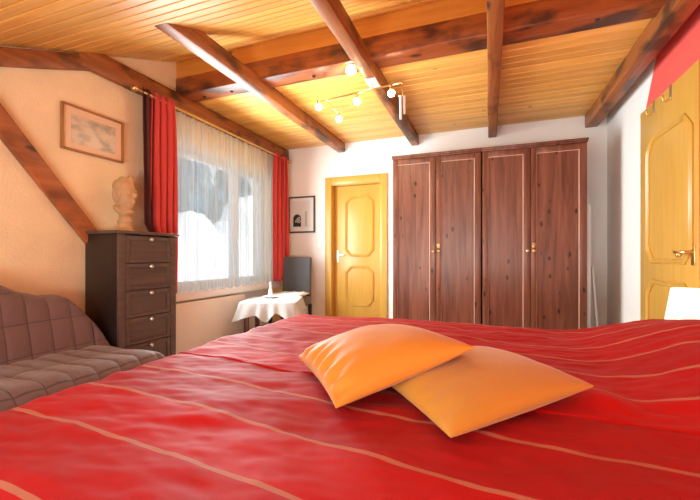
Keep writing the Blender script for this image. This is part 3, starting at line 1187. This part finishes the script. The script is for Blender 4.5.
for zt, zb in zip(edges, edges[1:]):
    a, c = cy0 + 0.056, cy1 - 0.056
    zt -= 0.003
    zb += 0.003
    mb = MB()
    fw = 0.030
    mb.box(cx1 - 0.02, cx1 - 0.001, a, a + fw, zb, zt, 0.002)
    mb.box(cx1 - 0.02, cx1 - 0.001, c - fw, c, zb, zt, 0.002)
    mb.box(cx1 - 0.02, cx1 - 0.001, a + fw, c - fw, zt - fw, zt, 0.002)
    mb.box(cx1 - 0.02, cx1 - 0.001, a + fw, c - fw, zb, zb + fw * 0.8, 0.002)
    mb.box(cx1 - 0.018, cx1 - 0.009, a + fw - 0.002, c - fw + 0.002, zb + 0.02, zt - 0.025)
    d = obj('drawer', mb, 'chest', t)
    mb = MB().lathe([(0.005, 0), (0.005, 0.012), (0.013, 0.016), (0.014, 0.022), (0.010, 0.028), (0.002, 0.030)], 0, 0, 18, Matrix.Translation((cx1 - 0.001, (a + c) / 2, zt - 0.022)) @ Matrix.Rotation(PI / 2, 4, 'Y'))
    obj('knob', mb, 'steel', d, label='small metal knob')

# terracotta head
bx_, by_ = -2.47, 1.955
Ru, Fd = Vector((0.937, 0.35, 0)), Vector((-0.35, 0.937, 0))


def hp(u, d, z):
    return Vector((bx_, by_, 0.012)) + Ru * (u * 0.90) + Fd * d + Vector((0, 0, z))


rotm = Matrix.Rotation(math.radians(20.5), 3, 'Z')


def blob(mb, u, d, z, ru, rd_, rz_, tilt=0):
    mb.ball(hp(u, d, z), 1.0, 3, (ru, rd_, rz_), rotm @ Matrix.Rotation(tilt, 3, 'Y'))


t = thing('terracotta_head', 'terracotta sculpted head standing on top of the chest of drawers', 'sculpture', (bx_, by_, 1.225))
mb = MB()
blob(mb, -0.005, 0, 1.512, 0.070, 0.066, 0.092)          # skull
blob(mb, 0.012, -0.004, 1.455, 0.056, 0.056, 0.075)      # face and jaw
blob(mb, 0.040, -0.004, 1.410, 0.026, 0.030, 0.026)      # chin
blob(mb, 0.074, 0.0, 1.475, 0.017, 0.015, 0.026, 0.35)   # nose
blob(mb, 0.060, 0.0, 1.512, 0.020, 0.048, 0.012)         # brow
blob(mb, 0.066, 0.0, 1.438, 0.010, 0.020, 0.007)         # upper lip
blob(mb, 0.063, 0.0, 1.426, 0.010, 0.018, 0.007)         # lower lip
blob(mb, 0.046, -0.034, 1.463, 0.020, 0.020, 0.022)      # cheek
blob(mb, 0.056, -0.030, 1.494, 0.010, 0.013, 0.008)      # eye
blob(mb, 0.056, 0.030, 1.494, 0.010, 0.013, 0.008)
blob(mb, -0.012, -0.062, 1.480, 0.016, 0.012, 0.028)     # ear
blob(mb, -0.012, 0.062, 1.480, 0.016, 0.012, 0.028)
blob(mb, -0.030, 0.0, 1.540, 0.055, 0.070, 0.060)        # hair
blob(mb, -0.052, 0.0, 1.485, 0.034, 0.060, 0.075)
blob(mb, -0.010, -0.012, 1.585, 0.030, 0.034, 0.030)     # hair knots on top
blob(mb, 0.034, 0.008, 1.592, 0.026, 0.030, 0.030)
blob(mb, -0.002, 0, 1.350, 0.040, 0.040, 0.090)          # neck
blob(mb, -0.036, -0.006, 1.375, 0.050, 0.052, 0.030, 0.7)  # collar fold
blob(mb, 0.020, -0.004, 1.348, 0.045, 0.050, 0.026, -0.5)
mb.lathe([(0.0, 1.226), (0.062, 1.226), (0.066, 1.236), (0.058, 1.240), (0.046, 1.262), (0.042, 1.285), (0.050, 1.296), (0.046, 1.310), (0.036, 1.33), (0.0, 1.34)], bx_, by_, 32)
o = obj('head', mb, 'clay', t, angle=180)
md = o.modifiers.new('fuse', 'REMESH')
md.mode = 'VOXEL'
md.voxel_size = 0.0042
md.use_smooth_shade = True
md = o.modifiers.new('soft', 'SMOOTH')
md.factor = 0.5
md.iterations = 4

# ------------------------------------------------------------------ sofa


def drape(x0, x1, y0, y1, ztop, zbot, r, u, v):
    """a cloth-covered block: u, v run over the top and on down its sides; returns point and how far down"""
    def side(a, lo, hi):
        if a < lo + r:
            s = lo + r - a
            if s < r * PI / 2:
                return lo + r - r * math.sin(s / r), r - r * math.cos(s / r)
            return lo, r + (s - r * PI / 2)
        if a > hi - r:
            s = a - hi + r
            if s < r * PI / 2:
                return hi - r + r * math.sin(s / r), r - r * math.cos(s / r)
            return hi, r + (s - r * PI / 2)
        return a, 0.0
    x, dx = side(u, x0, x1)
    y, dy = side(v, y0, y1)
    d = (dx ** 4 + dy ** 4) ** 0.25
    return x, y, max(zbot, ztop - d), d


def quilt(a, c, pa, pc, amp):
    fa = abs(math.sin(PI * a / pa)) ** 0.30
    fc = abs(math.sin(PI * c / pc)) ** 0.30 if pc else 1.0
    return amp * (fa * (0.45 + 0.55 * fc) - 0.7)


t = thing('sofa', 'brown sofa with quilted cover standing along the peach wall', 'sofa', (-2.25, 0.8, 0))
SY0, SY1 = -0.55, 1.755


def seat_fn(u, v):
    x, y, z, d = drape(-2.62, -1.80, SY0, SY1 - 0.045, 0.497, 0.16, 0.085, u, v)
    q = quilt(y if d < 0.2 else v, x, 0.118, 0.26, 0.020) if True else 0
    sag = -0.004 * math.sin(PI * (x + 2.62) / 0.88) + 0.010 * fbm(x * 3, y * 3)
    z2 = z + (q + sag) * (1 if d < 0.07 else 0.2)
    if d >= 0.06 and x > -1.825:
        x += q * 0.9
    return (x, y, z2)


mb = MB().grid(seat_fn, lin(-2.66, -1.40, 120), lin(SY0 - 0.25, SY1 + 0.27, 340), uvfn=lambda u, v: (v / 0.118, u / 0.26))
obj('seat', mb, 'sofa_quilt', t, angle=180)


def ztop(y):
    return 0.815 + 0.145 * (1 - sstep(1.02, 1.46, y)) - 0.008 * sstep(1.4, 1.6, y)


def back_fn(u, v):
    x, y, z, d = drape(-2.62, -2.42, SY0, SY1 - 0.005, 0.0, -0.50, 0.085, u, v)
    zt = ztop(y)
    z = zt + z
    end = max(0.0, min(1.0, (y - SY1 + 0.235) / 0.235))
    z -= 0.30 * end ** 1.5
    z = max(z, 0.43)
    x += max(0.0, zt - z) * 0.24 * sstep(-2.60, -2.45, x)
    q = quilt(y, z, 0.118, 0.17, 0.021)
    if x > -2.47:
        x += q
    else:
        z += q * 0.8
    return (x, y, z + 0.006 * fbm(y * 3, z * 4))


mb = MB().grid(back_fn, lin(-2.70, -2.02, 100), lin(SY0 - 0.30, SY1 + 0.34, 340), uvfn=lambda u, v: (v / 0.118, back_fn(u, v)[2] / 0.17))
obj('backrest', mb, 'sofa_quilt', t, angle=180)
mb = MB().box(-2.60, -1.83, SY0 + 0.02, SY1 - 0.07, 0.08, 0.40, 0.01)
obj('base', mb, 'sofa_base', t)
for x in (-2.54, -1.89):
    for y in (SY0 + 0.1, SY1 - 0.1):
        mb = MB().box(x - 0.03, x + 0.03, y - 0.03, y + 0.03, 0, 0.085, 0.004)
        obj('leg', mb, 'sofa_base', t)

# ------------------------------------------------------------------ table, cloth, chair
tx, ty, th = -2.155, 3.42, 0.592
ang = math.radians(20.5)
RM = Matrix.Translation((tx, ty, 0)) @ Matrix.Rotation(ang, 4, 'Z')
t = thing('side_table', 'small dark wooden table under the white lace cloth', 'table', (tx, ty, 0))
mb = MB().box(-0.27, 0.27, -0.27, 0.27, th - 0.03, th, 0.006, mat=RM)
obj('tabletop', mb, 'table', t)
for sx_ in (-1, 1):
    for sy_ in (-1, 1):
        mb = MB().box(sx_ * 0.22 - 0.022, sx_ * 0.22 + 0.022, sy_ * 0.22 - 0.022, sy_ * 0.22 + 0.022, 0, th - 0.03, 0.004, mat=RM)
        obj('leg', mb, 'table', t)
mb = MB()
for s in (-1, 1):
    mb.box(-0.20, 0.20, s * 0.22 - 0.01, s * 0.22 + 0.01, th - 0.10, th - 0.03, 0.002, mat=RM)
    mb.box(s * 0.22 - 0.01, s * 0.22 + 0.01, -0.20, 0.20, th - 0.10, th - 0.03, 0.002, mat=RM)
obj('apron', mb, 'table', t)
HS = 0.277


def cloth_fn(u, v):
    a = u * 2 * PI
    e = 1 / max(abs(math.cos(a)), abs(math.sin(a)))
    e = min(e, 1.36)
    k = 4 * a
    corner = (0.5 - 0.5 * math.cos(k)) ** 1.5       # 1 on the diagonals
    mid = max(0.0, math.cos(k)) ** 3
    drop = 0.105 + 0.085 * corner + 0.05 * mid * (1 + 0.6 * math.cos(a + PI / 2)) + 0.018 * math.sin(a * 7 + 1)
    if v <= 1:
        r = HS * e * v
        return RM @ Vector((r * math.cos(a), r * math.sin(a), th + 0.004 + 0.002 * fbm(r * 20, a)))
    s = v - 1
    out = 0.006 + s * (0.030 + 0.045 * corner + 0.02 * math.sin(a * 17))
    r = HS * e + out
    return RM @ Vector((r * math.cos(a), r * math.sin(a), th + 0.004 - drop * (s if s > 0.06 else s * 0.6)))


mb = MB().grid(cloth_fn, lin(0, 1, 161), [0.02, 0.2, 0.4, 0.6, 0.8, 0.93, 1.0, 1.03, 1.1, 1.25, 1.4, 1.55, 1.7, 1.85, 2.0])
bmesh.ops.remove_doubles(mb.bm, verts=mb.bm.verts, dist=0.0006)
o = obj('tablecloth', mb, 'lace', loc=(tx, ty, th), angle=80)
tag(o, 'white lace tablecloth hanging over the small table near the window', 'tablecloth')
# small vase on a saucer
sp = RM @ Vector((-0.05, 0.12, 0))
t = thing('saucer', 'small white saucer on the lace tablecloth', 'saucer', (sp.x, sp.y, th))
mb = MB().lathe([(0.0, th + 0.007), (0.045, th + 0.007), (0.085, th + 0.020), (0.086, th + 0.024), (0.045, th + 0.013), (0.0, th + 0.012)], sp.x, sp.y)
obj('dish', mb, 'white_gloss', t)
M['vase'] = plain('pink_glass_vase', (0.80, 0.62, 0.60), 0.15)
M['stem'] = plain('dry_stem', (0.25, 0.17, 0.12), 0.8)
t = thing('bud_vase', 'slim pale vase with a dry stem standing on the saucer', 'vase', (sp.x, sp.y, th + 0.013))
z0 = th + 0.013
mb = MB().lathe([(0.0, z0), (0.026, z0), (0.030, z0 + 0.02), (0.024, z0 + 0.06), (0.013, z0 + 0.10), (0.012, z0 + 0.15), (0.016, z0 + 0.165), (0.011, z0 + 0.165), (0.008, z0 + 0.12), (0.0, z0 + 0.11)], sp.x, sp.y)
obj('body', mb, 'vase', t)
mb = MB().tube([(sp.x, sp.y, z0 + 0.12), (sp.x - 0.012, sp.y, z0 + 0.20), (sp.x - 0.020, sp.y + 0.004, z0 + 0.26)], 0.003, 8)
obj('stem', mb, 'stem', t)

chx, chy = -2.29, 4.04
RC = Matrix.Translation((chx, chy, 0)) @ Matrix.Rotation(math.radians(8), 4, 'Z')
t = thing('dining_chair', 'slate grey upholstered chair with high back in the corner by the red curtain', 'chair', (chx, chy, 0))
mb = MB().box(-0.195, 0.195, -0.22, 0.22, 0.44, 0.548, 0.025, 3, mat=RC)
obj('seat', mb, 'chair', t)
mb = MB().box(-0.19, 0.19, 0.165, 0.235, 0.46, 1.045, 0.020, 3, mat=RC @ Matrix.Translation((0, 0.2, 0.46)) @ Matrix.Rotation(math.radians(-3), 4, 'X') @ Matrix.Translation((0, -0.2, -0.46)))
obj('backrest', mb, 'chair', t)
for sx_ in (-1, 1):
    for sy_ in (-1, 1):
        mb = MB().box(sx_ * 0.185 - 0.02, sx_ * 0.185 + 0.02, sy_ * 0.19 - 0.02, sy_ * 0.19 + 0.02, 0, 0.45, 0.004, mat=RC)
        obj('leg', mb, 'chair_leg', t)


def seat_cushion_fn(side):
    def fn(u, v):
        e = (1 - abs(u) ** 5) * (1 - abs(v) ** 5)
        tuft = 0.75 + 0.25 * math.cos(u * 2 * PI * 1.5) * math.cos(v * 2 * PI * 1.5)
        return RC @ Vector((u * 0.185, v * 0.195 - 0.02, 0.582 + side * (0.001 + 0.030 * max(e, 0) ** 0.5 * tuft)))
    return fn


mb = MB()
mb.grid(seat_cushion_fn(1), lin(-1, 1, 40), lin(-1, 1, 40))
mb.grid(seat_cushion_fn(-1), lin(-1, 1, 40), lin(-1, 1, 40))
bmesh.ops.remove_doubles(mb.bm, verts=mb.bm.verts, dist=0.0025)
bmesh.ops.recalc_face_normals(mb.bm, faces=mb.bm.faces)
o = obj('seat_cushion', mb, 'white_cloth', loc=(chx, chy, 0.55), angle=180)
tag(o, 'white tufted pad lying on the seat of the grey chair', 'cushion')

# ------------------------------------------------------------------ bed
BX0, BX1, BY0, BY1, BZ = -1.305, 1.02, 0.30, 2.42, 0.63


def bump(x, y):
    h = 0.145 * sstep(0.33, 0.86, x) * sstep(0.98, 1.65, y) * (1 - 0.35 * sstep(1.9, 2.35, y))
    h += 0.028 * sstep(0.36, 0.9, x) * (1 - sstep(1.0, 1.5, y))
    h += 0.030 * math.exp(-((x + 0.45) / 0.5) ** 2 - ((y - 1.95) / 0.38) ** 2)
    h += 0.022 * math.exp(-((x - 0.30) / 0.07) ** 2 - ((y - 1.24) / 0.10) ** 2)
    h -= 0.012 * math.exp(-((x - 0.38) / 0.06) ** 2 - ((y - 1.30) / 0.12) ** 2)
    # creases and soft undulation
    h += 0.010 * fbm(x * 1.7 + 3, y * 2.3, 0, 3)
    w = fbm(x * 3.0 + y * 2.0, y * 9.0 - x * 2.5, 2.0, 3)
    h += 0.0075 * w
    h += 0.0032 * fbm(x * 9 + y * 5, y * 16, 5.0, 3)
    return h


def spread_fn(lift):
    def fn(u, v):
        x, y, z, d = drape(BX0, BX1, BY0, BY1, BZ + lift, 0.10, 0.060, u, v)
        top = 1 - sstep(0.0, 0.10, d)
        z += bump(x, y) * top
        if d > 0.06:
            f = 0.012 * math.sin(23 * (u if v < BY0 or v > BY1 else v)) * sstep(0.06, 0.3, d) + lift
            if x <= BX0 + 0.001:
                x -= f + 0.012
            if x >= BX1 - 0.001:
                x += f + 0.012
            if y <= BY0 + 0.001:
                y -= f + 0.012
            if y >= BY1 - 0.001:
                y += f + 0.012
        return (x, y, z)
    return fn


def stripe(u, v):
    uu = max(min(u, 0.45), BX0)
    return v + 0.10 * uu + 0.012 * math.sin(u * 4.1 + v * 2)


def seam(u):
    uu = max(min(u, 0.45), BX0)
    return 1.130 - 0.10 * uu - 0.012 * math.sin(u * 4.1 + 2.3)


bed = thing('bed', 'double bed hidden under the red striped bedspreads', 'bed', (-0.12, 1.36, 0))
mb = MB().box(BX0 + 0.03, BX1 - 0.03, BY0 + 0.03, BY1 - 0.03, 0.35, 0.612, 0.05, 4)
obj('mattress', mb, 'mattress', bed)
mb = MB().box(BX0 + 0.03, BX1 - 0.03, BY0 + 0.03, BY1 - 0.03, 0.12, 0.35, 0.01)
obj('base', mb, 'table', bed)
for x in (BX0 + 0.10, BX1 - 0.10):
    for y in (BY0 + 0.10, BY1 - 0.10):
        mb = MB().box(x - 0.03, x + 0.03, y - 0.03, y + 0.03, 0, 0.125, 0.003)
        obj('leg', mb, 'table', bed)

us = lin(BX0 - 0.50, BX1 + 0.45, 330)
f0 = spread_fn(0.0)
nv = 170
va, vb = BY0 - 0.50, 0.06
mb = MB()


def near_map(u, w):
    return va + (seam(u) + 0.05 - va) * w


mb.grid(lambda u, w: f0(u, near_map(u, w)), us, lin(0, 1, nv), uvfn=lambda u, w: (u, stripe(u, near_map(u, w))))
o = obj('bedspread', mb, 'spread', loc=(-0.12, 0.7, BZ), angle=180)
tag(o, 'red striped bedspread over the near half of the bed, in front of the orange cushions', 'bedspread')
f1 = spread_fn(0.0045)
mb = MB()


def far_map(u, w):
    return seam(u) + (BY1 + 0.50 - seam(u)) * w


def far_fn(u, w):
    p = Vector(f1(u, far_map(u, w)))
    if w < 0.001:
        p.z -= 0.004
    return p


mb.grid(far_fn, us, [0, 0.002] + lin(0.006, 1, nv + 20), uvfn=lambda u, w: (u, stripe(u, far_map(u, w) + 0.022)))
o = obj('bedspread', mb, 'spread', loc=(-0.12, 1.8, BZ), angle=180)
tag(o, 'red striped bedspread over the far half of the bed, towards the wardrobes', 'bedspread')


# cushions: four corners, puffed on both sides
def cushion(c, thick, mat, label, wr, seed, up=0.62):
    """c: corners A, B, C, D in order round the cushion"""
    A, B_, C_, D_ = [Vector(p) for p in c]
    nrm = (B_ - A).cross(D_ - A).normalized()
    if nrm.z < 0:
        nrm = -nrm

    def base(u, v):
        # sides bow inwards between the corners
        s, r = (u + 1) / 2, (v + 1) / 2
        k = 0.055
        s = 0.5 + (s - 0.5) * (1 - k * (1 - v * v))
        r = 0.5 + (r - 0.5) * (1 - k * (1 - u * u))
        return A * (1 - s) * (1 - r) + B_ * s * (1 - r) + C_ * s * r + D_ * (1 - s) * r

    def fn(side):
        def f(u, v):
            e = max(0.0, (1 - u * u)) * max(0.0, (1 - v * v))
            h = thick * (e ** 0.46)
            ed = 1 - max(abs(u), abs(v))
            wq = 0.0
            for q, (a, c2) in enumerate(((v, u), (u, v))):
                near = math.exp(-((1 - abs(c2)) / 0.33) ** 2) * sstep(0, 0.05, 1 - abs(c2))
                wq += (wr[q] if c2 < 0 else 0.0) * near * math.sin(a * 21 + 3 * fbm(a * 2.5, c2, seed) + seed)
            h += wq * min(1, ed * 8) + 0.004 * fbm(u * 1.6 + seed, v * 1.6, seed) * min(1, ed * 5)
            f_ = up if side > 0 else (1 - up)
            return base(u, v) + nrm * (side * h * f_ * 1.25)
        return f
    mb = MB()
    n_ = 72
    ss = [math.sin(x * PI / 2) for x in lin(-1, 1, n_)]
    mb.grid(fn(1), ss, ss)
    mb.grid(lambda u, v: fn(-1)(u, v), ss, ss)
    bmesh.ops.remove_doubles(mb.bm, verts=mb.bm.verts, dist=0.0004)
    bmesh.ops.recalc_face_normals(mb.bm, faces=mb.bm.faces)
    o = obj('cushion', mb, mat, loc=(A + C_) / 2, angle=180)
    tag(o, label, 'cushion')
    return o


cushion([(-0.076, 0.808, 0.668), (0.268, 1.178, 0.698), (-0.02, 1.56, 0.690), (-0.37, 1.20, 0.664)], 0.100, 'cushion_gold', 'golden orange cushion lying flat on the bed under the other cushion', (0.0025, 0.0), 2.0, up=0.54)
cushion([(-0.370, 0.885, 0.658), (-0.038, 1.130, 0.787), (-0.335, 1.50, 0.735), (-0.672, 1.240, 0.672)], 0.118, 'cushion_orange', 'orange creased cushion leaning on top of the other cushion', (0.011, 0.0), 5.0, up=0.68)

# ------------------------------------------------------------------ nightstand and lamp
t = thing('nightstand', 'low nightstand behind the bed carrying the white lamp', 'nightstand', (0.90, 2.60, 0))
mb = MB().box(0.80, 1.07, 2.475, 2.60, 0.06, 0.45, 0.006)
obj('body', mb, 'table', t)
mb = MB().box(0.79, 1.075, 2.468, 2.605, 0.45, 0.47, 0.004)
obj('top', mb, 'table', t)
for x in (0.82, 1.03):
    for y in (2.49, 2.57):
        mb = MB().box(x, x + 0.025, y, y + 0.025, 0, 0.062)
        obj('leg', mb, 'table', t)
lx, ly = 1.005, 2.535
t = thing('bedside_lamp', 'lit white bedside lamp in front of the yellow door at the photo edge', 'lamp', (lx, ly, 0.47))
mb = MB().lathe([(0.0, 0.47), (0.055, 0.47), (0.055, 0.48), (0.02, 0.50), (0.014, 0.56), (0.014, 0.74), (0.0, 0.74)], lx, ly)
obj('base', mb, 'steel', t)
mb = MB()
seg = 40
prof_ = [(0.098, 0.655), (0.066, 0.875)]
rings = []
for r_, z_ in [(0.098, 0.655), (0.082, 0.765), (0.066, 0.875), (0.064, 0.875), (0.080, 0.765), (0.096, 0.655)]:
    rings.append([mb.bm.verts.new((lx + r_ * math.cos(2 * PI * i / seg), ly + r_ * math.sin(2 * PI * i / seg), z_)) for i in range(seg)])
for a, c in zip(rings, rings[1:] + rings[:1]):
    for i in range(seg):
        mb.bm.faces.new((a[i], a[(i + 1) % seg], c[(i + 1) % seg], c[i]))
bmesh.ops.recalc_face_normals(mb.bm, faces=mb.bm.faces)
obj('lamp_shade', mb, 'shade', t, label='glowing white lamp shade')

# hooks over the door top
for k, (y, lab) in enumerate(((3.21, 'brass hook hanging over the yellow door top, nearer the white wall'), (2.95, 'brass hook hanging over the yellow door top, nearer the photo edge'))):
    t = thing('door_hook', lab, 'hook', (PX, y, 2.146), 'hooks over the door top')
    mb = MB()
    mb.box(PX - 0.004, PX - 0.001, y - 0.012, y + 0.012, 2.055, 2.149, 0.001)
    mb.box(PX - 0.004, PX + 0.044, y - 0.012, y + 0.012, 2.146, 2.149, 0.001)
    mb.box(PX + 0.0405, PX + 0.0435, y - 0.012, y + 0.012, 2.11, 2.149, 0.001)
    obj('strap', mb, 'steel', t)
    mb = MB().tube([(PX - 0.004, y, 2.065), (PX - 0.022, y, 2.045), (PX - 0.040, y, 2.052), (PX - 0.044, y, 2.075)], 0.005, 10)
    mb.ball((PX - 0.044, y, 2.078), 0.008)
    obj('hook', mb, 'brass', t)

# ------------------------------------------------------------------ ceiling lamp
hx0, hy0, hx1, hy1, hz = -1.272, 2.835, -0.612, 2.735, 2.350
t = thing('ceiling_lamp', 'brass rod ceiling lamp with four glowing globes under the beam', 'lamp', (-0.847, 2.76, 2.402))
mb = MB().box(-0.885, -0.805, 2.68, 2.84, 2.385, 2.402, 0.004)
obj('mount', mb, 'white_gloss', t)


def bar_at(s):
    return Vector((hx0 + (hx1 - hx0) * s, hy0 + (hy1 - hy0) * s, hz))


mb = MB().tube([bar_at(0), bar_at(1)], 0.0075)
q = bar_at(0.64)
mb.tube([(q.x, q.y, hz), (q.x, q.y, 2.386)], 0.006)
obj('rod', mb, 'brass', t)
globes = [(0.0, (-1.325, 2.80, 2.290)), (0.0, (-1.265, 3.10, 2.285)), (0.42, (-0.985, 2.79, 2.283)), (0.88, (-0.690, 2.735, 2.279))]
for s, g in globes:
    a = bar_at(s)
    g = Vector(g)
    m_ = (a + g) / 2 + Vector((0, 0, 0.02))
    mb = MB().tube([a, a.lerp(m_, 0.5) + Vector((0, 0, 0.004)), m_, g + Vector((0, 0, 0.045))], 0.004, 8)
    mb.lathe([(0.012, g.z + 0.022), (0.013, g.z + 0.055), (0.003, g.z + 0.060)], g.x, g.y, 16)
    arm = obj('arm', mb, 'brass', t)
    mb = MB().ball(g, 0.026, 3)
    obj('globe', mb, 'globe', arm, label='glowing glass globe')
e = bar_at(1)
mb = MB().tube([e, e + Vector((0.006, 0.008, -0.01)), e + Vector((0.006, 0.008, -0.11))], 0.004, 8)
obj('drop_rod', mb, 'brass', t)
mb = MB().tube([e + Vector((-0.006, 0, -0.10)), e + Vector((-0.006, 0, -0.275))], 0.010, 14)
obj('glass_rod', mb, 'white_gloss', t, label='white glass rod')
mb = MB().tube([e + Vector((0.020, 0.012, -0.10)), e + Vector((0.020, 0.012, -0.235))], 0.008, 14)
obj('glass_rod', mb, 'white_gloss', t, label='white glass rod')

# single globe under the cross beam
gx, gy, gz = -0.985, 2.655, 2.462
t = thing('globe_spotlight', 'single glowing globe fixed under the thick cross beam', 'lamp', (gx, gy, 2.5))
mb = MB().lathe([(0.0, 2.500), (0.040, 2.500), (0.040, 2.488), (0.018, 2.482), (0.018, 2.474), (0.0, 2.474)], gx, gy)
obj('mount', mb, 'brass', t)
mb = MB().ball((gx, gy, gz - 0.004), 0.030, 3, (1.25, 1.25, 0.65))
obj('globe', mb, 'globe', t, label='glowing glass globe')
